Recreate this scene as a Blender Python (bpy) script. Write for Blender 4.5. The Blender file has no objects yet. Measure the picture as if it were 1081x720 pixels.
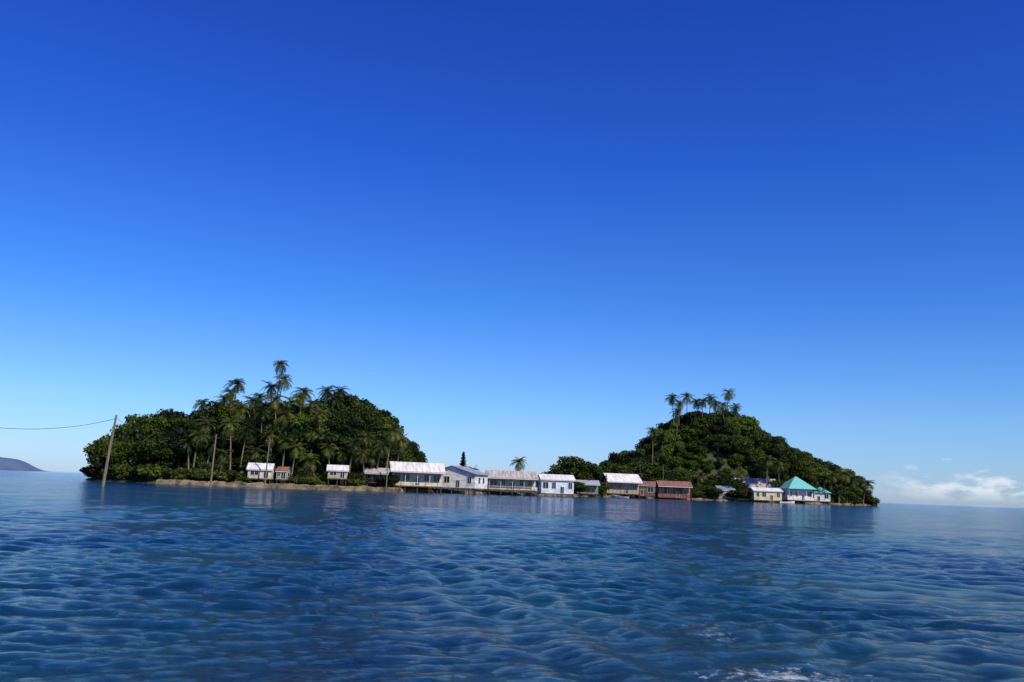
import bpy, math, random
import numpy as np
from mathutils import Matrix, Vector, noise
random.seed(7); rng=np.random.default_rng(7)
scene=bpy.context.scene
CAM_H=2.2
# ---------------------------------------------------------------- survey helpers
def hor(u): return 495.5+0.0365*u
def EX(u,D): return (u-535.0)/962.0*D          # bearing reading -> metres east
def ZH(u,v,D): return CAM_H+(hor(u)-v)*D/975.0  # elevation reading -> metres up

# ---------------------------------------------------------------- materials
def new_mat(name):
    m=bpy.data.materials.new(name); m.use_nodes=True
    nt=m.node_tree
    return m,nt,nt.nodes['Principled BSDF']
def N(nt,t,**k):
    n=nt.nodes.new(t)
    for a,b in k.items(): setattr(n,a,b)
    return n
def simple_mat(name,c1,c2=None,scale=2.0,rough=0.7,bump=0.0,stretch=(1,1,1),metal=0.0):
    m,nt,p=new_mat(name)
    c2=c2 or tuple(x*0.7 for x in c1)
    tc=N(nt,'ShaderNodeTexCoord'); mp=N(nt,'ShaderNodeMapping'); mp.inputs['Scale'].default_value=stretch
    nt.links.new(tc.outputs['Object'],mp.inputs['Vector'])
    no=N(nt,'ShaderNodeTexNoise'); no.inputs['Scale'].default_value=scale; no.inputs['Detail'].default_value=6
    nt.links.new(mp.outputs[0],no.inputs['Vector'])
    cr=N(nt,'ShaderNodeValToRGB'); cr.color_ramp.elements[0].position=0.35; cr.color_ramp.elements[1].position=0.62
    cr.color_ramp.elements[0].color=(*c2,1); cr.color_ramp.elements[1].color=(*c1,1)
    nt.links.new(no.outputs['Fac'],cr.inputs[0]); nt.links.new(cr.outputs[0],p.inputs['Base Color'])
    p.inputs['Roughness'].default_value=rough; p.inputs['Metallic'].default_value=metal
    if bump:
        b=N(nt,'ShaderNodeBump'); b.inputs['Strength'].default_value=bump; b.inputs['Distance'].default_value=0.1
        nt.links.new(no.outputs['Fac'],b.inputs['Height']); nt.links.new(b.outputs[0],p.inputs['Normal'])
    return m
def roof_mat(name,c,rust=(0.16,0.08,0.05),amt=0.6):
    m,nt,p=new_mat(name)
    tc=N(nt,'ShaderNodeTexCoord')
    w=N(nt,'ShaderNodeTexWave',wave_type='BANDS',bands_direction='X'); w.inputs['Scale'].default_value=1.6
    w.inputs['Distortion'].default_value=0.0
    nt.links.new(tc.outputs['Object'],w.inputs['Vector'])
    mp=N(nt,'ShaderNodeMapping'); mp.inputs['Scale'].default_value=(1.4,0.25,0.3)
    nt.links.new(tc.outputs['Object'],mp.inputs['Vector'])
    no=N(nt,'ShaderNodeTexNoise'); no.inputs['Scale'].default_value=1.0; no.inputs['Detail'].default_value=7
    nt.links.new(mp.outputs[0],no.inputs['Vector'])
    cr=N(nt,'ShaderNodeValToRGB'); e=cr.color_ramp.elements
    e[0].position=0.40; e[0].color=(*c,1); e[1].position=0.70; e[1].color=(*[c[i]*(1-amt)+rust[i]*amt for i in range(3)],1)
    nt.links.new(no.outputs['Fac'],cr.inputs[0]); nt.links.new(cr.outputs[0],p.inputs['Base Color'])
    b=N(nt,'ShaderNodeBump'); b.inputs['Strength'].default_value=0.4; b.inputs['Distance'].default_value=0.04
    nt.links.new(w.outputs['Fac'],b.inputs['Height']); nt.links.new(b.outputs[0],p.inputs['Normal'])
    p.inputs['Roughness'].default_value=0.45
    return m
def leaf_mat(name,dark,light,trans=0.25,rough=0.55):
    # each tree's tone comes from the object's own colour value, leaf-to-leaf tone from the mesh
    m,nt,p=new_mat(name)
    at=N(nt,'ShaderNodeAttribute'); at.attribute_name='tint'
    oi=N(nt,'ShaderNodeObjectInfo')
    mx=N(nt,'ShaderNodeMath',operation='MULTIPLY_ADD'); mx.inputs[1].default_value=0.42
    m2=N(nt,'ShaderNodeMath',operation='MULTIPLY'); m2.inputs[1].default_value=0.62
    nt.links.new(oi.outputs['Color'],m2.inputs[0])
    nt.links.new(at.outputs['Fac'],mx.inputs[0]); nt.links.new(m2.outputs[0],mx.inputs[2])
    cr=N(nt,'ShaderNodeValToRGB'); e=cr.color_ramp.elements
    e[0].position=0.16; e[0].color=(*dark,1); e[1].position=0.98; e[1].color=(*light,1)
    nt.links.new(mx.outputs[0],cr.inputs[0]); nt.links.new(cr.outputs[0],p.inputs['Base Color'])
    p.inputs['Roughness'].default_value=rough
    p.inputs['Specular IOR Level'].default_value=0.15
    tr=N(nt,'ShaderNodeBsdfTranslucent'); nt.links.new(cr.outputs[0],tr.inputs['Color'])
    mix=N(nt,'ShaderNodeMixShader'); mix.inputs[0].default_value=trans
    out=nt.nodes['Material Output']
    nt.links.new(p.outputs[0],mix.inputs[1]); nt.links.new(tr.outputs[0],mix.inputs[2]); nt.links.new(mix.outputs[0],out.inputs['Surface'])
    return m
M_leaf=leaf_mat('forest_leaves',(0.002,0.006,0.0015),(0.082,0.125,0.009),.10)
M_leaf2=leaf_mat('shrub_leaves',(0.005,0.014,0.003),(0.13,0.16,0.020),.18)
M_palm=leaf_mat('palm_frond',(0.010,0.022,0.004),(0.16,0.18,0.035),0.18,0.4)
M_bark=simple_mat('bark',(0.16,0.13,0.10),(0.07,0.055,0.045),3,0.9,0.5)
M_palmbark=simple_mat('palm_bark',(0.18,0.15,0.12),(0.09,0.07,0.055),4,0.9,0.5,(1,1,4))
M_pole=simple_mat('weathered_timber_pole',(0.22,0.17,0.12),(0.11,0.085,0.06),2,0.85,0.4,(4,4,0.4))
M_wire=simple_mat('cable_rubber',(0.03,0.03,0.035),(0.02,0.02,0.02),2,0.6)
M_stone=simple_mat('coral_stone',(0.26,0.205,0.12),(0.05,0.045,0.027),0.45,0.95,1.0)
M_glass=simple_mat('window_glass',(0.02,0.025,0.03),(0.01,0.012,0.015),1,0.15)
M_trim=simple_mat('painted_trim',(0.70,0.68,0.62),(0.48,0.47,0.43),3,0.6)
M_dark=simple_mat('dark_brown',(0.06,0.05,0.045),(0.03,0.025,0.02),3,0.8)  # plain dark brown for the outboard motor
M_stilt=simple_mat('stilt_timber',(0.10,0.08,0.06),(0.04,0.03,0.025),3,0.85,0.4)

# ---------------------------------------------------------------- mesh helpers
def link(o,parent=None):
    scene.collection.objects.link(o)
    if parent: o.parent=parent
    return o
def tone(o,t): t=min(1,max(0,t)); o.color=(t,t,t,1)
def mesh_obj(name,verts,faces,mats,parent=None,mi=None,smooth=False):
    me=bpy.data.meshes.new(name); me.from_pydata([tuple(v) for v in verts],[],faces)
    for m in (mats if isinstance(mats,(list,tuple)) else [mats]): me.materials.append(m)
    if mi is not None: me.polygons.foreach_set('material_index',mi)
    if smooth: me.polygons.foreach_set('use_smooth',[True]*len(me.polygons))
    me.update()
    return link(bpy.data.objects.new(name,me),parent)
class Geo:
    def __init__(s): s.v=[];s.f=[];s.m=[];s.t=[]
    def box(s,x0,x1,y0,y1,z0,z1,m=0):
        b=len(s.v)
        s.v+=[(x0,y0,z0),(x1,y0,z0),(x1,y1,z0),(x0,y1,z0),(x0,y0,z1),(x1,y0,z1),(x1,y1,z1),(x0,y1,z1)]
        for f in [(0,3,2,1),(4,5,6,7),(0,1,5,4),(1,2,6,5),(2,3,7,6),(3,0,4,7)]:
            s.f.append(tuple(b+i for i in f)); s.m.append(m)
    def tube(s,pts,rad,n=7,m=0,cap=True):
        b=len(s.v); pts=[Vector(p) for p in pts]
        for i,p in enumerate(pts):
            d=(pts[min(i+1,len(pts)-1)]-pts[max(i-1,0)]).normalized()
            a=d.orthogonal().normalized() if abs(d.z)<0.2 else Vector((1,0,0)).cross(d).normalized()
            c=d.cross(a)
            for k in range(n):
                t=2*math.pi*k/n; s.v.append(tuple(p+(a*math.cos(t)+c*math.sin(t))*rad[i]))
        for i in range(len(pts)-1):
            for k in range(n):
                k2=(k+1)%n
                s.f.append((b+i*n+k,b+i*n+k2,b+(i+1)*n+k2,b+(i+1)*n+k)); s.m.append(m)
        if cap:
            s.f.append(tuple(b+(len(pts)-1)*n+k for k in range(n))); s.m.append(m)
    def face(s,vs,m=0):
        b=len(s.v); s.v+=[tuple(v) for v in vs]; s.f.append(tuple(range(b,b+len(vs)))); s.m.append(m)
    def obj(s,name,mats,parent=None,smooth=False):
        return mesh_obj(name,s.v,s.f,mats,parent,s.m,smooth)

# ---------------------------------------------------------------- island shape
shore=[(93,262),(106,250),(128,241),(165,233),(205,228),(250,227),(300,230),(350,235),(415,247),(460,264),(515,280),(580,300),(640,335),(690,362),(760,382),(830,393),(890,402),(918,418),(926,445),(918,475),(860,500),(760,505),(690,490),(640,450),(580,380),(520,335),(470,325),(400,328),(330,328),(240,325),(160,315),(118,300),(95,280)]
SU=[s[0] for s in shore[:18]]; SD=[s[1] for s in shore[:18]]
def shoreD(u): return float(np.interp(u,SU,SD))
SH=np.array([(EX(u,D),D) for u,D in shore])
def poly_sd(X,Y):
    """signed distance to the shore (positive inland)"""
    d=np.full(X.shape,1e9); ins=np.zeros(X.shape,bool); n=len(SH)
    for i in range(n):
        ax,ay=SH[i]; bx,by=SH[(i+1)%n]
        ex,ey=bx-ax,by-ay; t=np.clip(((X-ax)*ex+(Y-ay)*ey)/(ex*ex+ey*ey),0,1)
        d=np.minimum(d,np.hypot(X-ax-t*ex,Y-ay-t*ey))
        c=((ay>Y)!=(by>Y))&(X<(bx-ax)*(Y-ay)/((by-ay) if by!=ay else 1e-9)+ax)
        ins^=c
    return np.where(ins,d,-d)
LP=[(90,500),(97,486),(104,476),(114,466),(125,460),(150,453),(175,444),(200,436),(225,430),(250,429),(275,431),(300,431),(330,426),(345,421),(358,420),(378,423),(390,431),(402,444),(413,458),(423,468),(432,480),(438,500)]
RP=[(630,505),(636,491),(642,483),(652,478),(662,479),(672,474),(680,467),(690,458),(700,451),(712,445),(725,437),(740,431),(755,431),(770,435),(790,441),(815,453),(838,467),(858,479),(878,490),(896,501),(908,512),(918,523)]
def canopy(X,Y):
    uL=535+962*X/275.0
    HL=np.interp(uL,[p[0] for p in LP],[ZH(p[0],p[1],275) for p in LP],left=0,right=0)
    yl=np.interp(uL,[80,300,370,450],[277,277,284,292])
    tL=np.clip(np.abs(Y-yl)/np.where(Y<yl,38,40),0,1); CL=HL*(1-tL**2)**0.55
    uR=535+962*X/430.0
    HR=np.interp(uR,[p[0] for p in RP],[ZH(p[0],p[1],430) for p in RP],left=0,right=0)
    yc=np.interp(uR,[632,700,800,925],[408,428,442,442])
    tR=np.clip(np.abs(Y-yc)/np.where(Y<yc,36,50),0,1); CR=HR*(1-tR**2)**0.55
    return np.maximum(CL,CR)
def terrain(X,Y):
    sd=poly_sd(X,Y)
    base=np.where(sd>0,np.clip(0.55+sd*0.12,0,1.1),np.clip(sd*0.5,-3,0))
    C=canopy(X,Y); k=np.clip((sd-2)/8,0,1)
    return np.where(sd>0,np.maximum(base,(C-8.5*np.clip(C/12,0.4,1))*k),base)
def T1(x,y): return float(terrain(np.array([x]),np.array([y]))[0])
xs=np.arange(-140,205,1.6); ys=np.arange(215,520,1.6)
GX,GY=np.meshgrid(xs,ys)
jit=np.sin(GX*0.9+np.sin(GY*0.7)*2)*0.12
GZ=terrain(GX,GY)+jit*(poly_sd(GX,GY)>1)
nx,ny=len(xs),len(ys)
V=np.stack([GX.ravel(),GY.ravel(),GZ.ravel()],1)
idx=np.arange(nx*ny).reshape(ny,nx)
Q=np.stack([idx[:-1,:-1],idx[:-1,1:],idx[1:,1:],idx[1:,:-1]],-1).reshape(-1,4)
def big_quads(name,V,Q,mats,smooth=False,tint=None,mi=None):
    me=bpy.data.meshes.new(name)
    me.vertices.add(len(V)); me.vertices.foreach_set('co',np.ascontiguousarray(V,dtype=np.float32).ravel())
    me.loops.add(Q.size); me.loops.foreach_set('vertex_index',np.ascontiguousarray(Q,dtype=np.int32).ravel())
    me.polygons.add(len(Q)); me.polygons.foreach_set('loop_start',np.arange(0,Q.size,4,dtype=np.int32))
    for m in mats: me.materials.append(m)
    if mi is not None: me.polygons.foreach_set('material_index',mi)
    me.update(calc_edges=True)
    if smooth: me.polygons.foreach_set('use_smooth',np.ones(len(Q),bool))
    if tint is not None:
        a=me.attributes.new('tint','FLOAT','POINT'); a.data.foreach_set('value',np.ascontiguousarray(tint,dtype=np.float32))
    me.validate(); return me
M_ground=simple_mat('island_soil_and_grass',(0.03,0.048,0.009),(0.03,0.028,0.012),0.25,0.95,0.6)
link(bpy.data.objects.new('island_ground',big_quads('island_ground',V,Q,[M_ground],True)))

# ---------------------------------------------------------------- sea wall (rubble stones)
def seawall(name,u0,u1,h):
    pts=[]
    for u in np.arange(u0,u1,1.0):
        D=shoreD(u); pts.append((EX(u,D-0.4),D-0.4))
    g=Geo()
    for i in range(len(pts)-1):
        (x0,y0),(x1,y1)=pts[i],pts[i+1]
        L=math.hypot(x1-x0,y1-y0); k=max(1,int(L/0.75))
        hv=h*(0.85+0.35*noise.noise(Vector((i*.09,u0,0))))
        for j in range(k):
            for lvl in range(3):
                t=(j+random.random()*0.5)/k; cx=x0+(x1-x0)*t; cy=y0+(y1-y0)*t-0.25*(2-lvl)+random.uniform(-.12,.12)
                z=-0.2+lvl*hv/3*1.05; s=random.uniform(0.32,0.55); hh=hv/3*random.uniform(0.8,1.35)
                b=len(g.v); q=lambda a:a+random.uniform(-.09,.09)
                for (dx,dy) in [(-s,-s*.8),(s,-s*.8),(s,s),(-s,s)]: g.v.append((q(cx+dx),q(cy+dy),z))
                for (dx,dy) in [(-s,-s*.8),(s,-s*.8),(s,s),(-s,s)]: g.v.append((q(cx+dx*.8),q(cy+dy*.8),z+q(hh)+.05))
                for f in [(4,5,6,7),(0,1,5,4),(1,2,6,5),(2,3,7,6),(3,0,4,7)]:
                    g.f.append(tuple(b+a for a in f)); g.m.append(0)
    return g.obj(name,[M_stone])
seawall('stone_seawall',168,455,1.4)
seawall('stone_seawall',455,915,1.0)

# ---------------------------------------------------------------- broadleaf trees (shared meshes)
def crown_mesh(name,seed,H=9.0,R=4.0,nl=17,per=165,leaf=(0.28,0.55),low=0.35,mat=None,trunk=True):
    r=np.random.default_rng(seed); rd=random.Random(seed)
    zc=H*(low+1)/2; rz=H*(1-low)/2
    C=[]
    while len(C)<nl:
        p=r.uniform(-1,1,3)
        if 0.25<np.linalg.norm(p)<1.0: C.append(p*np.array([R*0.78,R*0.78,rz*0.76])+np.array([0,0,zc]))
    VV=[];TT=[]
    for c in C:
        lr=r.uniform(0.2,0.46)*R; sh=r.uniform(0.0,1.0)
        n=int(per*(lr/(0.36*R))**2)
        d=r.normal(size=(n,3)); d[:,2]=d[:,2]*0.9+0.25; d/=np.linalg.norm(d,axis=1)[:,None]
        rad=lr*(r.uniform(0.5,1.25,n)**0.8); pos=c+d*rad[:,None]*np.array([1.15,1.15,0.8])
        nn=d+r.normal(size=(n,3))*0.6; nn/=np.linalg.norm(nn,axis=1)[:,None]
        a=np.cross(nn,r.normal(size=(n,3))); a/=np.linalg.norm(a,axis=1)[:,None]; b=np.cross(nn,a)
        s=r.uniform(leaf[0],leaf[1],n)[:,None]
        quad=np.stack([pos-a*s,pos-b*s*0.55+nn*0.08,pos+a*s,pos+b*s*0.55-nn*0.08],1)
        VV.append(quad.reshape(-1,3)); TT.append(np.repeat(np.clip(sh*0.7+r.uniform(0,0.5,n),0,1),4))
    VV=np.concatenate(VV); TT=np.concatenate(TT); nq=len(VV)//4
    Q=np.arange(nq*4).reshape(-1,4); mi=[0]*nq
    if trunk:
        g=Geo(); top=Vector((rd.uniform(-.5,.5),rd.uniform(-.5,.5),H*0.55))
        g.tube([(0,0,-1.5),(top.x*.4,top.y*.4,H*.28),tuple(top)],[0.36,0.26,0.15],6,cap=False)
        for c in C[:9]: 
            st=Vector((top.x*.5,top.y*.5,H*rd.uniform(.25,.45))); e=Vector(c)
            g.tube([st,(st+e)/2+Vector((0,0,-.3)),e],[0.14,0.09,0.04],4,cap=False)
        off=len(VV); VV=np.concatenate([VV,np.array(g.v)]); TT=np.concatenate([TT,np.zeros(len(g.v))])
        Q=np.concatenate([Q,np.array(g.f)+off]); mi+= [1]*len(g.f)
    return big_quads(name,VV,Q,[mat or M_leaf,M_bark],False,TT,mi)
trees=[crown_mesh('broadleaf_tree_%d'%i,100+i,H=9,R=random.uniform(3.2,4.8),nl=random.randint(13,22),low=random.uniform(.08,.3),leaf=(.2,.46),per=220) for i in range(9)]
shrubs=[crown_mesh('shrub_%d'%i,200+i,H=2.6,R=1.8,nl=9,per=60,leaf=(0.2,0.36),low=0.0,mat=M_leaf2,trunk=False) for i in range(4)]
def empty(name,loc=(0,0,0)):
    e=bpy.data.objects.new(name,None); e.location=loc; e.empty_display_size=0.5; return link(e)
# building plots: (name,u0,u1,D,ridge,eave,floor,depth,walls,roof,yaw,type,windows,porch,overhang)
def wallm(n,c): return simple_mat(n,c,tuple(x*.64 for x in c),0.6,0.75,0.1,(1,1,2.5))
W_cream=wallm('cream_board',(0.66,0.56,0.36)); W_white=wallm('white_board',(0.76,0.74,0.69)); W_blue=wallm('pale_blue_board',(0.62,0.69,0.74)); W_tan=wallm('tan_board',(0.46,0.35,0.21))
W_red=wallm('red_board',(0.30,0.08,0.05)); W_brown=wallm('brown_board',(0.17,0.095,0.06)); W_green=wallm('green_board',(0.17,0.25,0.17)); W_yel=wallm('yellow_board',(0.62,0.53,0.30)); W_grey=wallm('grey_board',(0.32,0.32,0.31))
R_white=roof_mat('white_iron_roof',(0.74,0.73,0.71),amt=.5); R_grey=roof_mat('galvanised_roof',(0.32,0.35,0.39),amt=.5); R_rust=roof_mat('rusty_roof',(0.27,0.125,0.085),(0.1,0.05,.03),.7); R_old=roof_mat('weathered_iron_roof',(0.48,0.45,0.41),(0.2,.11,.07),.8)
R_turq=roof_mat('turquoise_roof',(0.13,0.47,0.42),(0.2,.36,.33),.6); R_blue=roof_mat('blue_grey_roof',(0.18,0.22,0.28),amt=.3)
PLOTS=[
('wooden_shack',262,288,231,489,495,505,5,W_cream,R_white,8,'gx',1,False,.4),
('wooden_shack',293,305,236,493,497,506,3.5,W_grey,R_rust,-5,'gx',1,False,.3),
('wooden_shack',345,367,239,491,496,505,4,W_tan,R_white,10,'gx',1,False,.4),
('waterfront_house',386,412,248,494,499,509,5,W_brown,R_old,-6,'gx',2,True,.5),
('waterfront_house',411,467,250,488,497,513,8,W_cream,R_white,12,'gx',4,True,.7),
('waterfront_house',456,512,259,492,500,515,9,W_white,R_grey,-22,'gy',3,False,.6),
('waterfront_house',513,566,276,497,504,517,8,W_cream,R_old,6,'gx',4,True,.7),
('stilt_house',568,605,284,501,506,521,6,W_blue,R_white,10,'gx',3,False,.5),
('wooden_shack',607,632,322,507,511,521,5,W_green,R_grey,5,'gx',1,True,.4),
('waterfront_house',636,674,342,500,508,521,9,W_tan,R_white,14,'gx',3,True,.7),
('fishing_hut',664,692,346,508,512,523,6,W_brown,R_rust,-10,'gx',2,False,.4),
('stilt_house',693,729,358,508,513,525,6,W_red,R_rust,4,'gx',3,True,.5),
('fishing_hut',733,752,382,514,517,526,6,W_brown,R_rust,0,'shed',2,False,.4),
('fishing_hut',755,774,384,513,517,527,6,W_grey,R_blue,8,'gx',2,False,.4),
('waterfront_house',776,818,396,505,513,524,9,W_tan,R_old,-6,'gx',3,True,.7),
('stilt_house',792,824,380,515,518,528,6,W_yel,R_white,6,'gx',3,False,.5),
('turquoise_roof_house',825,856,386,503,516,528,11,W_white,R_turq,10,'hip',3,True,.7),
('turquoise_roof_house',850,875,398,513,520,529,9,W_white,R_turq,-8,'hip',2,False,.6),
('wooden_shack',612,628,345,503,507,518,5,W_cream,R_old,-10,'gx',1,False,.4)]
def near_house(x,y,m=1.5):
    for p in PLOTS:
        hx=(p[2]-p[1])/2*p[3]/962+m; cx=EX((p[1]+p[2])/2,p[3])
        if abs(x-cx)<hx and p[3]-9<y<p[3]+p[7]+m: return True
    return False
def forest(name,x0,x1,y0,y1,step,ustep):
    root=empty(name); n=0
    for under in (0,1):
      st=ustep if under else step
      for yy in np.arange(y0,y1,st):
        for xx in np.arange(x0,x1,st):
            x=xx+random.uniform(-.5,.5)*st; y=yy+random.uniform(-.5,.5)*st
            C=float(canopy(np.array([x]),np.array([y]))[0]); sd=float(poly_sd(np.array([x]),np.array([y]))[0])
            if C<1.8 or sd<1.5 or near_house(x,y,2.0 if not under else 0.8): continue
            if 535+962*x/y<100 or x<-121: continue
            z=T1(x,y); lump=noise.noise(Vector((x*.13,y*.13,3)))
            h=max(2.2 if C<8 else 3.2,C-z)*(1.0+0.45*lump)*random.uniform(0.68,1.22)
            if random.random()<0.06: h*=1.22
            if under: h=random.uniform(2.2,3.8)
            s=min(h/9.0,1.6)
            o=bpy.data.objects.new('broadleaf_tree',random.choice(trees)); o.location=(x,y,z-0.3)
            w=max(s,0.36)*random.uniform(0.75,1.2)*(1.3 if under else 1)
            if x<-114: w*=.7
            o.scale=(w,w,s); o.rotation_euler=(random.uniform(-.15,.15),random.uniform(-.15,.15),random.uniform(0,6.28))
            u=535+962*x/275
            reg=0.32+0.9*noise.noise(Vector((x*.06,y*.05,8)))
            if name=='island_forest': reg-=0.34*max(0,min(1,(u-315)/40))  # tree tone drops towards the right part of this forest
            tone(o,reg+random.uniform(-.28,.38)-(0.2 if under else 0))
            link(o,root); n+=1
    print(name,n); return root
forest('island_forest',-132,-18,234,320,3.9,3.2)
forest('hill_forest',38,180,366,492,4.6,3.6)

def tree_at(name,u,D,v,wid=1.0,mesh=None):
    x=EX(u,D); z=max(T1(x,D),0.3); h=ZH(u,v,D)-z
    o=bpy.data.objects.new(name,mesh or random.choice(trees)); o.location=(x,D,z-0.1); s=h/9.0; tone(o,random.uniform(.0,.5))
    o.scale=(s*wid,s*wid,s); o.rotation_euler=(0,0,random.uniform(0,6)); return link(o)
for u,D,v,w in [(606,336,482,1.25),(597,345,488,1.1),(617,342,487,1.1),(590,350,494,1.2),(628,350,497,1.1),(528,318,497,1.1),(560,325,499,1.2),(575,333,500,1.1),(541,322,500,1.2),(645,366,490,1.1),(500,312,499,1),(732,398,503,1.3),(745,402,500,1.3),(760,405,503,1.3),(700,392,497,1.3),(715,395,498,1.3),(668,375,490,1.2),(685,385,488,1.3),(777,412,498,1.3),(655,360,492,1.2),(674,372,496,1.3),(612,318,508,1.6),(741,380,510,1.6),(634,332,508,1.4),(692,368,505,1.4),(782,407,500,1.4),(768,396,503,1.5),(757,396,502,1.5),(765,402,498,1.4),(731,376,512,1.5),(753,380,514,1.5),(440,268,492,1.2),(822,399,507,1.3),(847,403,506,1.3),(790,408,500,1.3),(803,410,503,1.3),(774,394,508,1.5),
  (681,352,514,1.7),(730,365,516,1.7),(776,383,517,1.6),(634,330,513,1.6),(512,279,508,1.3),(410,248,500,1.2),(788,384,517,1.3),(376,245,497,1.2),(868,402,514,1.4)]:
    tree_at('mango_tree',u,D,v,wid=w*1.15)
# shoreline shrubs
sr=empty('shoreline_shrubs')
for i in range(900):
    if i<520: u=random.uniform(100,455); back=abs(random.gauss(0,1))*7+2.0
    else: u=random.uniform(585,922); back=random.uniform(1.0,20)
    D=shoreD(u)+back
    if 165<u<290 and back<5 and random.random()<.6: continue
    x=EX(u,D)
    if near_house(x,D,.4): continue
    o=bpy.data.objects.new('shrub',random.choice(shrubs)); s=random.uniform(.4,1.25); tone(o,random.uniform(0,.9))
    if u>860 or u<165: s*=1.3
    o.location=(x,D,max(0.2,T1(x,D))-0.15); o.scale=(s*1.3,s*1.3,s); o.rotation_euler=(0,0,random.uniform(0,6)); link(o,sr)

# ---------------------------------------------------------------- palms
def palm(u,D,v,lean=(0,0),R=3.3,nf=27,minh=3):
    rd=random.Random(int(u*31+D*7+v)); R*=1.12
    zt=ZH(u,v,D)-R*0.5
    xt=EX(u-0.036*(515-v)*0.55,D)
    xb=xt-lean[0]; yb=D-lean[1]
    zb=T1(xb,yb)
    if zt-zb<minh: zt=zb+minh
    g=Geo(); H=zt-zb; n=8; pts=[];rad=[]
    for i in range(n+1):
        t=i/n; pts.append((lean[0]*t**1.7,lean[1]*t**1.7,-0.4+(H+0.4)*t)); rad.append(0.20*(1-t)+0.11+(0.12 if i==0 else 0))
    g.tube(pts,rad,7,m=1)
    g.t=[0.4]*len(g.v)
    top=Vector((lean[0],lean[1],H)); off=rd.uniform(0,6)
    for k in range(nf):
        az=off+k*2.399+rd.uniform(-.3,.3); fr=k/(nf-1)
        el=math.radians(82-122*fr+rd.uniform(-16,16)); L=R*rd.uniform(.75,1.2)*(0.8 if fr<.15 else 1)
        tint=rd.uniform(.1,1)*(0.6 if fr>.8 else 1)
        d=Vector((math.cos(az),math.sin(az),0)); side=Vector((-math.sin(az),math.cos(az),0))
        p=top.copy(); e=el; ns=9; seg=L/ns; wind=Vector((rd.uniform(-.05,.05)-0.04,0,0))
        for s in range(ns):
            dirv=d*math.cos(e)+Vector((0,0,math.sin(e)))+wind*s*0.3; p2=p+dirv*seg
            w=0.05*(1-s/ns)+0.015
            g.face([p-side*w,p+side*w,p2+side*w,p2-side*w]); g.t+=[tint]*4
            ll=R*0.26*math.sin(math.pi*min(1,(s+1.0)/(ns+1))**0.8)+0.12
            for q in (0.25,0.75):
                pm=p.lerp(p2,q)
                for sg in (-1,1):
                    tip=pm+(side*sg*0.75+dirv*0.55).normalized()*ll+Vector((0,0,-ll*rd.uniform(.2,.6)))
                    hw=dirv*seg*0.18
                    g.face([pm-hw,pm+hw,tip+hw*.4,tip-hw*.4]); g.t+=[min(1,max(0,tint+rd.uniform(-.2,.2)))]*4
            p=p2; e-=math.radians(rd.uniform(7,14))
    for k in range(5):
        a=k*1.3; c=top+Vector((math.cos(a)*.28,math.sin(a)*.28,-.3)); r=.17
        g2=len(g.v); g.v+=[tuple(c+Vector(o)*r) for o in [(1,0,0),(0,1,0),(-1,0,0),(0,-1,0),(0,0,1.2),(0,0,-1.2)]]
        g.t+=[.1]*6
        for f in [(0,1,4),(1,2,4),(2,3,4),(3,0,4),(1,0,5),(2,1,5),(3,2,5),(0,3,5)]: g.f.append(tuple(g2+i for i in f)); g.m.append(0)
    me=bpy.data.meshes.new('palm_tree'); me.from_pydata(g.v,[],g.f); me.materials.append(M_palm); me.materials.append(M_palmbark)
    me.polygons.foreach_set('material_index',g.m)
    at=me.attributes.new('tint','FLOAT','POINT'); at.data.foreach_set('value',g.t); me.update()
    o=bpy.data.objects.new('palm_tree',me); o.location=(xb,yb,zb); tone(o,rd.uniform(0,.7)); return link(o)
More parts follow.
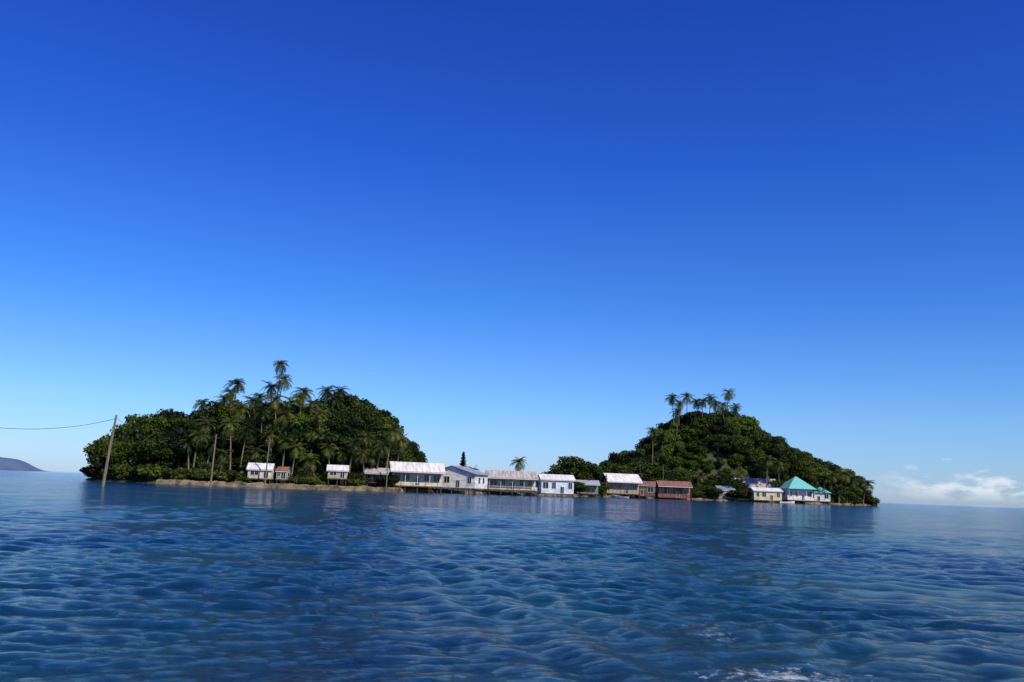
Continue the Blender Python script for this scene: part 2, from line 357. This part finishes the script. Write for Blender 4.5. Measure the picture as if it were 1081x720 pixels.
PL=[ # left island skyline
 (245,272,396,(1,0),3.6),(290,270,376,(.5,0),3.0),(294,266,392,(2,0),3.5),(281,274,401,(-1,0),3.0),(317,268,406,(2,0),3.6),(341,270,405,(-1.5,0),3.5),(355,274,405,(1,0),3.4),
 (209,268,419,(-1.5,0),3.1),(232,262,414,(0,0),3.2),(262,262,416,(1,0),3.4),(286,256,414,(-1,0),3.4),(303,258,417,(1,0),3.4),(325,260,420,(0,0),3.2),(250,250,424,(1,0),3.4),(272,246,426,(-1,0),3.4),(298,248,430,(1.5,0),3.4),(334,250,430,(-1,0),3.2),
 (238,266,407,(-1,0),3.2),(312,264,413,(-1,0),3.1),(270,270,412,(.5,0),3.0),(348,268,412,(0,0),3.0),
 # front rows
 (207,240,452,(1,-1),3.4),(222,243,462,(1,0),3),(240,240,440,(-1,0),3.2),(326,236,478,(.5,-1),3.4),(372,244,460,(1,-1),3.4),(381,246,472,(-1,-1),3),(402,249,464,(1.5,-1),3.4),(414,251,448,(2,-1),3.8),(422,256,458,(1,0),3.4),(392,250,474,(0,0),3),(345,243,466,(-1,0),3.2),(196,238,462,(-1,0),2.8),(312,240,466,(1,0),3.2),
 (258,242,448,(1,0),3.2),(283,243,452,(-1,0),3.2),(300,240,458,(.5,0),3.2),(215,246,440,(0,0),3),(186,244,458,(.5,0),2.8),(385,252,455,(0,0),3.0),(330,246,450,(1,0),3.2),(268,236,470,(-1,-1),3),(234,236,472,(.5,-1),3),(360,246,470,(-.5,0),3),
 # village
 (548,292,482,(1,0),3.0),(600,336,498,(1,0),3),(812,392,480,(1,0),4),(822,394,485,(-1,0),3.8),(804,396,490,(0,0),3.4),(500,300,492,(1,0),2.8),(664,352,492,(.5,0),3),(740,392,498,(-.5,0),3.2),(618,326,499,(.5,0),2.8),(783,394,496,(0,0),3.2),
 # right hill skyline
 (711,422,414,(-1,0),3.8),(719,420,420,(.5,0),3.6),(727,424,412,(0,0),3.6),(752,428,414,(.5,0),4.0),(758,425,421,(1,0),3.4),(772,430,408,(1.5,0),4.1),(737,424,418,(-1,0),3.6),(744,420,418,(.5,0),3.4),(716,412,430,(0,0),3.4),(766,424,422,(0,0),3.4),(779,428,424,(0,0),3.4),(700,400,455,(0,0),3.2),(690,396,450,(0,0),3.2),
 # right point
 (880,404,497,(1,-1),4),(893,406,495,(-1,-1),4.2),(900,407,502,(1,0),4),(917,414,505,(2,-1),4.2),(908,418,510,(1,0),3.8),(886,403,511,(0,0),3.6),(871,403,500,(0,0),3.6),(862,404,503,(0,0),3.4)]
for a in PL: palm(*a[:3],lean=a[3],R=a[4])
# small norfolk pine behind the houses
def pine(u,D,v):
    x=EX(u,D); zb=T1(x,D); H=ZH(u,v,D)-zb; g=Geo(); g.tube([(0,0,-.3),(0,0,H*.6),(0,0,H)],[.2,.12,.03],6,m=1); g.t=[0]*len(g.v)
    rd=random.Random(3)
    for i in range(34):
        z=H*(0.25+0.74*i/33); L=(1.9*(1-(z/H))**0.8+0.3)*rd.uniform(.8,1.15)
        for k in range(8):
            a=k*.785+i*.5+rd.uniform(-.2,.2); d=Vector((math.cos(a),math.sin(a),rd.uniform(-.1,.3))); s=Vector((-math.sin(a),math.cos(a),rd.uniform(-.5,.5))); p=Vector((0,0,z))
            for j in range(5):
                q=p+d*L*j/5; w=.42*(1-j/6)
                g.face([q-s*w,q+d*L/5-s*w*.7+Vector((0,0,.2)),q+d*L/4,q+s*w]); g.t+=[rd.random()*.3]*4
    me=bpy.data.meshes.new('norfolk_pine'); me.from_pydata(g.v,[],g.f); me.materials.append(M_leaf); me.materials.append(M_bark)
    me.polygons.foreach_set('material_index',g.m); at=me.attributes.new('tint','FLOAT','POINT'); at.data.foreach_set('value',g.t)
    o=bpy.data.objects.new('norfolk_pine',me); o.location=(x,D,zb); tone(o,.25); link(o)
pine(488,290,477)

# ---------------------------------------------------------------- houses
def house(name,u0,u1,D,vr,ve,vb,depth,wm,rm,yaw=0,rtype='gx',nwin=3,porch=False,over=0.6,door=True):
    uc=(u0+u1)/2; x=EX(uc,D+depth/2)
    w=(EX(u1,D)-EX(u0,D))-2*over*0.6
    zr=ZH(uc,vr,D); ze=ZH(uc,ve,D); zf=ZH(uc,vb,D)
    zf=max(zf,0.7,T1(x,D+depth/2)+.2)
    if ze<zf+2.2: zr+=zf+2.2-ze; ze=zf+2.2
    root=empty(name,(x,D+depth/2,0)); root.rotation_euler=(0,0,math.radians(yaw))
    hx=w/2; hy=depth/2
    g=Geo(); g.box(-hx-.15,hx+.15,-hy-.2,hy+.15,zf-.3,zf); g.obj('floor',[M_stilt],root)
    yf=-hy+(1.8 if porch else 0)
    g=Geo(); g.box(-hx,hx,yf,hy,zf+.003,ze)
    if rtype=='gx':
        for sx in (-hx,hx): g.face([(sx,yf,ze),(sx,hy,ze),(sx,0,zr-.12)])
    if rtype=='gy':
        for sy in (yf,hy): g.face([(-hx,sy,ze),(hx,sy,ze),(0,sy,zr-.12)])
    g.obj('walls',[wm],root)
    g=Geo(); zb=-1.0
    nxp=max(3,int(w/2.6)); nyp=max(2,int(depth/3))
    for i in range(nxp):
        for j in range(nyp):
            px=-hx+.25+(w-.5)*i/(nxp-1); py=-hy+.1+(depth-.4)*j/(nyp-1)
            g.tube([(px,py,zb),(px,py,zf-.3)],[.13,.12],6)
    g.obj('stilts',[M_stilt],root)
    g=Geo(); ox=hx+over; oy=hy+over; sl=(zr-ze)/(hy if rtype in('gx','hip') else hx)
    if rtype=='gx':
        zE=ze-sl*over*.8
        g.face([(-ox,-oy,zE),(ox,-oy,zE),(ox,0,zr),(-ox,0,zr)]); g.face([(ox,oy,zE),(-ox,oy,zE),(-ox,0,zr),(ox,0,zr)])
    elif rtype=='gy':
        zE=ze-sl*over*.8
        g.face([(-ox,oy,zE),(-ox,-oy,zE),(0,-oy,zr),(0,oy,zr)]); g.face([(ox,-oy,zE),(ox,oy,zE),(0,oy,zr),(0,-oy,zr)])
    elif rtype=='shed':
        g.face([(-ox,-oy,ze),(ox,-oy,ze),(ox,oy,zr),(-ox,oy,zr)])
    else:
        r=max(0.0,hx-hy); zE=ze-.1
        A,B,C,Dd=(-ox,-oy,zE),(ox,-oy,zE),(ox,oy,zE),(-ox,oy,zE); P,Qq=(-r-.05,0,zr),(r+.05,0,zr)
        g.face([A,B,Qq,P]); g.face([B,C,Qq]); g.face([C,Dd,P,Qq]); g.face([Dd,A,P])
    ro=g.obj('roof',[rm],root); s=ro.modifiers.new('thick','SOLIDIFY'); s.thickness=.09; s.offset=1
    if rtype in('gx','shed'):
        g=Geo(); zz=(ze-(sl*over*.8 if rtype=='gx' else 0)); g.box(-ox+.02,ox-.02,-oy+.03,-oy+.09,zz-.24,zz-.03); g.obj('fascia',[M_trim],root)
    gF=Geo(); gG=Geo(); hW=ze-zf
    n=nwin+(1 if door else 0); dslot=n//2 if door else -1
    def opening(cx,ww,z0,z1,y,ax='x',sg=-1):
        if ax=='x':
            gG.box(cx-ww/2,cx+ww/2,y-.025,y+.05,z0,z1)
            for (a,b,c,d) in [(cx-ww/2-.1,cx-ww/2,z0-.1,z1+.1),(cx+ww/2,cx+ww/2+.1,z0-.1,z1+.1),(cx-ww/2,cx+ww/2,z1,z1+.1),(cx-ww/2,cx+ww/2,z0-.1,z0),(cx-.035,cx+.035,z0,z1)]:
                gF.box(a,b,y-.07,y+.04,c,d)
        else:
            xa,xb=(y-.05,y+.025) if sg>0 else (y-.025,y+.05)
            gG.box(xa,xb,cx-ww/2,cx+ww/2,z0,z1)
            for (a,b,c,d) in [(cx-ww/2-.1,cx-ww/2,z0-.1,z1+.1),(cx+ww/2,cx+ww/2+.1,z0-.1,z1+.1),(cx-ww/2,cx+ww/2,z1,z1+.1),(cx-ww/2,cx+ww/2,z0-.1,z0)]:
                gF.box(y-.06,y+.06,a,b,c,d)
    rd=random.Random(name+str(u0))
    for i in range(n):
        cx=-hx+w*(i+.5)/n+rd.uniform(-.2,.2)
        if i==dslot: opening(cx,1.1,zf+.12,zf+min(2.1,hW*.8),yf)
        else: opening(cx,min(rd.choice([1.2,1.7,2.2]),w/n*.66),zf+hW*.34,zf+hW*.78,yf)
    for sgn in (-1,1):
        for k in range(2 if depth>6 else 1):
            cy=(yf+hy)/2+(k-.5)*3*(depth>6); opening(cy,1.2,zf+hW*.36,zf+hW*.76,sgn*hx,'y',sgn)
    gF.obj('window_frames',[M_trim],root); gG.obj('windows',[M_glass],root)
    if porch:
        g=Geo(); np_=max(3,int(w/3))
        for i in range(np_+1):
            px=-hx+.1+(w-.2)*i/np_; g.box(px-.06,px+.06,-hy+.02,-hy+.14,zf+.003,ze-.02)
        g.box(-hx+.02,hx-.02,-hy+.05,-hy+.12,zf+.88,zf+.96)
        for i in range(int(w/.5)): 
            px=-hx+.2+i*.5; g.box(px-.02,px+.02,-hy+.065,-hy+.105,zf+.05,zf+.879)
        g.obj('porch_railing',[M_trim if wm in (W_cream,W_white) else M_stilt],root)
    g=Geo(); sx=hx*.5
    for i in range(5): g.box(sx-.5,sx+.5,-hy-.55-.28*i,-hy-.25-.28*i,zf-.35-.28*i,zf-.28-.28*i)
    g.obj('steps',[M_stilt],root)
    return root
for p in PLOTS: house(*p)

# small moored open boat
def skiff(u,D,col,yaw):
    root=empty('fishing_boat',(EX(u,D),D,0)); root.rotation_euler=(0,0,yaw)
    st=[(-3,.75,.75),(-1.5,.9,.7),(0,.95,.72),(1.5,.8,.82),(2.6,.45,.98),(3.3,.03,1.15)]
    V=[];F=[]
    for x,w,h in st:
        V+=[(x,-w,h),(x,-w*.8,.1),(x,0,-.2),(x,w*.8,.1),(x,w,h),(x,w*.88,h),(x,w*.7,.2),(x,0,.05),(x,-w*.7,.2),(x,-w*.88,h)]
    for i in range(len(st)-1):
        for k in range(10):
            k2=(k+1)%10; F.append((i*10+k,i*10+k2,(i+1)*10+k2,(i+1)*10+k))
    F.append(tuple(range(10)))
    mesh_obj('hull',V,F,col,root); g=Geo()
    for x in (-1.6,0,1.5): g.box(x-.15,x+.15,-.68,.68,.45,.5)
    g.obj('benches',[M_stilt],root)
    g=Geo(); g.box(-3.35,-3.02,-.18,.18,.55,1.15); g.box(-3.25,-3.1,-.06,.06,-.3,.549); g.obj('outboard_motor',[M_dark],root)
skiff(831,372,M_trim,0.2); skiff(655,325,M_trim,2.7)

# ---------------------------------------------------------------- utility poles and wires
def pole(u,D,vb,vt,leanx,leany=0,arm=True,r=.15):
    x=EX(u,D); H=ZH(u,vt,D); g=Geo()
    g.tube([(0,0,-1.5),(leanx*.5,leany*.5,H*.5),(leanx,leany,H)],[r*1.15,r,r*.75],9)
    if arm: g.box(leanx*.96-.8,leanx*.96+.8,leany-.3,leany-.18,H-.7,H-.58)
    for sx in (-.7,.7) if arm else (): g.tube([(leanx*.96+sx,leany-.24,H-.58),(leanx*.96+sx,leany-.24,H-.38)],[.05,.04],6)
    o=g.obj('utility_pole',[M_pole]); o.location=(x,D,0); return Vector((x+leanx,D+leany,H))
def wire(a,b,sag,r=.03):
    cu=bpy.data.curves.new('overhead_wire','CURVE'); cu.dimensions='3D'; cu.bevel_depth=r; cu.bevel_resolution=1
    sp=cu.splines.new('POLY'); n=28; sp.points.add(n)
    for i in range(n+1):
        t=i/n; p=a.lerp(b,t); p.z-=4*sag*t*(1-t); sp.points[i].co=(*p,1)
    cu.materials.append(M_wire); link(bpy.data.objects.new('overhead_wire',cu))
D1=150
pA=pole(109.5,D1,515,437,1.1,0,False,.22)
pB=pole(223,205,515,458,.3,0,False,.18)
pC=pole(280,228,505,462,.4,0,True,.17)
pD=pole(-125,110,520,425,.2,0,False,.2)
wire(pD-Vector((0,0,.4)),pA-Vector((.05,0,.6)),2.2,.035)
wire(pA-Vector((0,0,.5)),pB-Vector((0,0,.3)),3.2,.026)
wire(pB-Vector((0,0,.3)),pC-Vector((0,0,.5)),1.2,.02)
pole(700,372,520,492,0,0,False,.14); pole(408,245,510,478,.1,0,False,.14); pole(640,330,520,500,.1,0,False,.12)

# ---------------------------------------------------------------- distant island
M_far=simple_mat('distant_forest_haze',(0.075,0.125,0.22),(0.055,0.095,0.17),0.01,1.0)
Vf=[];Ff=[];n1=60;n2=12;D=3200
for j in range(n2):
    for i in range(n1):
        t=i/(n1-1); u=-110+145*t; prof=np.interp(u,[-110,-60,-25,0,12,20,27,35],[0,14,20,13.5,13,11,5,0])*D/975
        c=math.sin(math.pi*j/(n2-1))
        Vf.append((EX(u,D),D+(j-n2/2)*30,prof*c+ (noise.noise(Vector((i*.5,j*.8,0)))*3 if prof>4 else 0)*c-0.5))
for j in range(n2-1):
    for i in range(n1-1): Ff.append((j*n1+i,j*n1+i+1,(j+1)*n1+i+1,(j+1)*n1+i))
mesh_obj('distant_island_hill',Vf,Ff,M_far,smooth=True)

# ---------------------------------------------------------------- sea
ang=np.concatenate([np.radians(np.arange(-180,-42,3.0)),np.radians(np.arange(-42,42,0.16)),np.radians(np.arange(42,180.1,3.0))])
rr=[0.3,2.0,5.0]; r=7.0
while r<330: rr.append(r); r*=1.0055
while r<16000: rr.append(r); r*=1.12
rr.append(16000); rr=np.array(rr)
A,Rr=np.meshgrid(ang,rr); X=Rr*np.sin(A); Y=Rr*np.cos(A)
sp=np.maximum(np.gradient(rr)[:,None]*np.ones_like(A),Rr*0.0028)
Z=np.zeros_like(X); r2=np.random.default_rng(21)
def smooth_field(s,seed,n=14):
    q=np.random.default_rng(seed); f=np.zeros_like(X)
    for _ in range(n):
        t=q.uniform(0,6.28); k=s*q.uniform(.5,1.7); f+=np.sin(k*(X*math.cos(t)+Y*math.sin(t))+q.uniform(0,6.28))
    return f/math.sqrt(n/2)
wx=X+0.35*smooth_field(.45,1); wy=Y+0.35*smooth_field(.45,2)
patch=np.clip(0.85+0.25*smooth_field(.10,3)+0.15*smooth_field(.4,4),0.3,1.5)
for k in range(150):
    lam=0.22*(2.0/0.22)**r2.random(); th=math.radians(112)+r2.normal()*0.62
    amp=0.0043*lam**0.8*r2.uniform(.4,1.4); ph=r2.uniform(0,6.28)
    fade=np.clip(lam/(sp*3.2)-1,0,1)
    kx,ky=2*math.pi/lam*math.cos(th),2*math.pi/lam*math.sin(th)
    a=kx*wx+ky*wy+ph
    Z+=amp*fade*patch*(np.sin(a)+0.25*np.cos(2*a))
for lam,th,amp in [(11,98,.018),(6.3,73,.008),(16,123,.02)]:
    t_=math.radians(th); Z+=amp*np.clip(lam/(sp*3.2)-1,0,1)*np.sin(2*math.pi/lam*(math.cos(t_)*wx+math.sin(t_)*wy))
def train(x0,y0,x1,y1,lam,amp,width):
    d=np.array([x1-x0,y1-y0],dtype=float); L=np.hypot(*d); d=d/L; n=np.array([d[1],-d[0]])
    s=(X-x0)*n[0]+(Y-y0)*n[1]; t=(X-x0)*d[0]+(Y-y0)*d[1]
    env=np.exp(-(s/(width*(1+np.clip(t,0,99)/60)))**2)*np.clip((t+8)/10,0,1)*np.exp(-np.clip(t,0,999)/50)
    return amp*env*np.sin(2*math.pi*s/lam+0.8*np.sin(t*.35)+0.4*np.sin(t*.9+s))*(0.75+0.25*np.sin(t*1.3+s*2))
Z+=train(1.6,11,-5.0,38,1.35,0.065,1.9)+train(6.2,11,15,42,1.5,0.03,1.6)+train(9,11,27,38,1.7,0.045,1.8)
Z*=(Rr>6)
nr,na=X.shape; idx=np.arange(nr*na).reshape(nr,na)
Qw=np.stack([idx[:-1,:-1],idx[1:,:-1],idx[1:,1:],idx[:-1,1:]],-1).reshape(-1,4)[:, ::-1]
m,nt,p=new_mat('sea_water')
tc=N(nt,'ShaderNodeTexCoord')
def noise_n(scale,det,stretch,rot=0,rough=.55):
    mp=N(nt,'ShaderNodeMapping'); mp.inputs['Scale'].default_value=stretch; mp.inputs['Rotation'].default_value=(0,0,rot)
    nt.links.new(tc.outputs['Object'],mp.inputs[0]); n=N(nt,'ShaderNodeTexNoise'); n.inputs['Scale'].default_value=scale; n.inputs['Detail'].default_value=det
    n.inputs['Roughness'].default_value=rough
    nt.links.new(mp.outputs[0],n.inputs['Vector']); return n
def MATH(op,a,b=None,c=None,clamp=False):
    n=N(nt,'ShaderNodeMath',operation=op); n.use_clamp=clamp
    for i,v in enumerate((a,b,c)):
        if v is None: continue
        if isinstance(v,(int,float)): n.inputs[i].default_value=v
        else: nt.links.new(v,n.inputs[i])
    return n.outputs[0]
big=noise_n(0.07,4,(1,0.6,1))
cr=N(nt,'ShaderNodeValToRGB'); e=cr.color_ramp.elements
e[0].position=.38; e[0].color=(0.0015,0.016,0.046,1); e[1].position=.66; e[1].color=(0.002,0.055,0.066,1)
nt.links.new(big.outputs['Fac'],cr.inputs[0])
sep=N(nt,'ShaderNodeSeparateXYZ'); nt.links.new(tc.outputs['Object'],sep.inputs[0])
def blob(cx,cy,rx,ry,k,off,fn):
    fx=MATH('DIVIDE',MATH('SUBTRACT',sep.outputs[0],cx),rx); fy=MATH('DIVIDE',MATH('SUBTRACT',sep.outputs[1],cy),ry)
    fd=MATH('SQRT',MATH('ADD',MATH('MULTIPLY',fx,fx),MATH('MULTIPLY',fy,fy)))
    return MATH('MULTIPLY',MATH('SUBTRACT',fn.outputs['Fac'],MATH('MULTIPLY_ADD',fd,k,off)),5.0,clamp=True)
fn=noise_n(4.2,10,(1,1,1),0,.78)
foam=MATH('MAXIMUM',blob(3.6,11.75,.7,.4,.10,.40,fn),MATH('MULTIPLY',blob(3.4,15.3,.8,3.2,.15,.48,fn),.5))
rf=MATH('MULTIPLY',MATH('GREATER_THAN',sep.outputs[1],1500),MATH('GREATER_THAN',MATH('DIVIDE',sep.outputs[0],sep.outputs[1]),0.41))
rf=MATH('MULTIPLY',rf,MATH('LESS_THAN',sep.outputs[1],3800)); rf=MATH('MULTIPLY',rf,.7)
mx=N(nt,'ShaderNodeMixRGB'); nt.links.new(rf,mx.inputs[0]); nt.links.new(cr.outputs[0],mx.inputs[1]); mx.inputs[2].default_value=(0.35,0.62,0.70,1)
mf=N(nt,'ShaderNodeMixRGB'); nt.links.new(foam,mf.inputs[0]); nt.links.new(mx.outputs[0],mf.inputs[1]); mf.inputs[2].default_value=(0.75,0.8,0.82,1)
nt.links.new(mf.outputs[0],p.inputs['Base Color'])
p.inputs['IOR'].default_value=1.33
nt.links.new(MATH('MULTIPLY_ADD',foam,.5,.08),p.inputs['Roughness'])
b1=noise_n(1.9,7,(.75,1.5,1),.3,.70); b2=noise_n(8,5,(.8,1.4,1),-.2,.68)
gust=noise_n(.045,3,(.5,1.6,1),.1,.5)
gs=MATH('MULTIPLY_ADD',gust.outputs['Fac'],2.2,-.3,clamp=True)
B1=N(nt,'ShaderNodeBump'); B1.inputs['Distance'].default_value=.24; nt.links.new(MATH('MULTIPLY_ADD',gs,.35,.65),B1.inputs['Strength']); nt.links.new(b1.outputs['Fac'],B1.inputs['Height'])
B2=N(nt,'ShaderNodeBump'); B2.inputs['Distance'].default_value=.045; nt.links.new(MATH('MULTIPLY_ADD',gs,.4,.6),B2.inputs['Strength']); nt.links.new(b2.outputs['Fac'],B2.inputs['Height']); nt.links.new(B1.outputs[0],B2.inputs['Normal'])
nt.links.new(B2.outputs[0],p.inputs['Normal'])
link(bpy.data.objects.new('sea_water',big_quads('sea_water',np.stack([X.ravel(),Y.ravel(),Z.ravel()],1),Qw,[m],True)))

# ---------------------------------------------------------------- sky + sun
SUN_EL,SUN_ROT=43,138
w=bpy.data.worlds.new('World'); scene.world=w; w.use_nodes=True; nt=w.node_tree; bg=nt.nodes['Background']; bg.inputs[1].default_value=0.1
sky=N(nt,'ShaderNodeTexSky',sky_type='NISHITA'); sky.sun_disc=False; sky.sun_elevation=math.radians(SUN_EL); sky.sun_rotation=math.radians(SUN_ROT)
sky.air_density=1.0; sky.dust_density=0.3; sky.ozone_density=3.0
tc=N(nt,'ShaderNodeTexCoord'); sep=N(nt,'ShaderNodeSeparateXYZ'); nt.links.new(tc.outputs['Generated'],sep.inputs[0])
tint=N(nt,'ShaderNodeValToRGB'); e=tint.color_ramp.elements
def c17(a): return (*[x/1.8 for x in a],1)
e[0].position=0; e[0].color=c17((.68,.92,1.52)); e[1].position=.55; e[1].color=c17((.125,.36,1.42))
q=e.new(.08); q.color=c17((.56,.90,1.48)); q=e.new(.2); q.color=c17((.29,.71,1.5)); q=e.new(.35); q.color=c17((.165,.50,1.52))
nt.links.new(sep.outputs[2],tint.inputs[0])
sc=N(nt,'ShaderNodeVectorMath',operation='SCALE'); sc.inputs['Scale'].default_value=1.8; nt.links.new(tint.outputs[0],sc.inputs[0])
mul=N(nt,'ShaderNodeVectorMath',operation='MULTIPLY'); nt.links.new(sky.outputs[0],mul.inputs[0]); nt.links.new(sc.outputs[0],mul.inputs[1])
# low cumulus bank on the right horizon
mp=N(nt,'ShaderNodeMapping'); mp.inputs['Scale'].default_value=(42,42,105); nt.links.new(tc.outputs['Generated'],mp.inputs[0])
no=N(nt,'ShaderNodeTexNoise'); no.inputs['Scale'].default_value=1; no.inputs['Detail'].default_value=7; nt.links.new(mp.outputs[0],no.inputs['Vector'])
hgt=N(nt,'ShaderNodeMapRange'); hgt.inputs[1].default_value=.012; hgt.inputs[2].default_value=.07; hgt.inputs[3].default_value=.34; hgt.inputs[4].default_value=.95; nt.links.new(sep.outputs[2],hgt.inputs[0])
c1=MATH('MULTIPLY',MATH('SUBTRACT',no.outputs['Fac'],hgt.outputs[0]),6.0,clamp=True)
az=N(nt,'ShaderNodeMapRange'); az.inputs[1].default_value=.37; az.inputs[2].default_value=.43; nt.links.new(sep.outputs[0],az.inputs[0])
yy=MATH('GREATER_THAN',sep.outputs[1],0.0); lo=N(nt,'ShaderNodeMapRange'); lo.inputs[1].default_value=.002; lo.inputs[2].default_value=.014; nt.links.new(sep.outputs[2],lo.inputs[0])
c1=MATH('MULTIPLY',MATH('MULTIPLY',c1,az.outputs[0]),MATH('MULTIPLY',yy,lo.outputs[0])); c1=MATH('MULTIPLY',c1,.8)
cm=N(nt,'ShaderNodeMixRGB'); nt.links.new(c1,cm.inputs[0]); nt.links.new(mul.outputs[0],cm.inputs[1]); cm.inputs[2].default_value=(7.8,8.5,9.3,1)
nt.links.new(cm.outputs[0],bg.inputs[0])
sl=bpy.data.lights.new('sun','SUN'); sl.energy=5.0; sl.angle=math.radians(.5); sl.color=(1,.92,.78)
so=link(bpy.data.objects.new('sun',sl)); el,ro=math.radians(SUN_EL),math.radians(SUN_ROT)
sd=Vector((math.sin(ro)*math.cos(el),math.cos(ro)*math.cos(el),math.sin(el))); so.rotation_euler=sd.to_track_quat('Z','Y').to_euler()

# ---------------------------------------------------------------- camera
cd=bpy.data.cameras.new('camera'); cd.sensor_width=36; cd.lens=950/1081*36; cd.clip_end=40000; cd.clip_start=.1
co=link(bpy.data.objects.new('camera',cd))
R=Matrix.Rotation(math.radians(90+9.27),4,'X')@Matrix.Rotation(math.radians(2.09),4,'Z')
co.matrix_world=Matrix.Translation((0,0,CAM_H))@R
scene.camera=co
scene.view_settings.view_transform='Standard'; scene.view_settings.look='None'; scene.view_settings.exposure=0
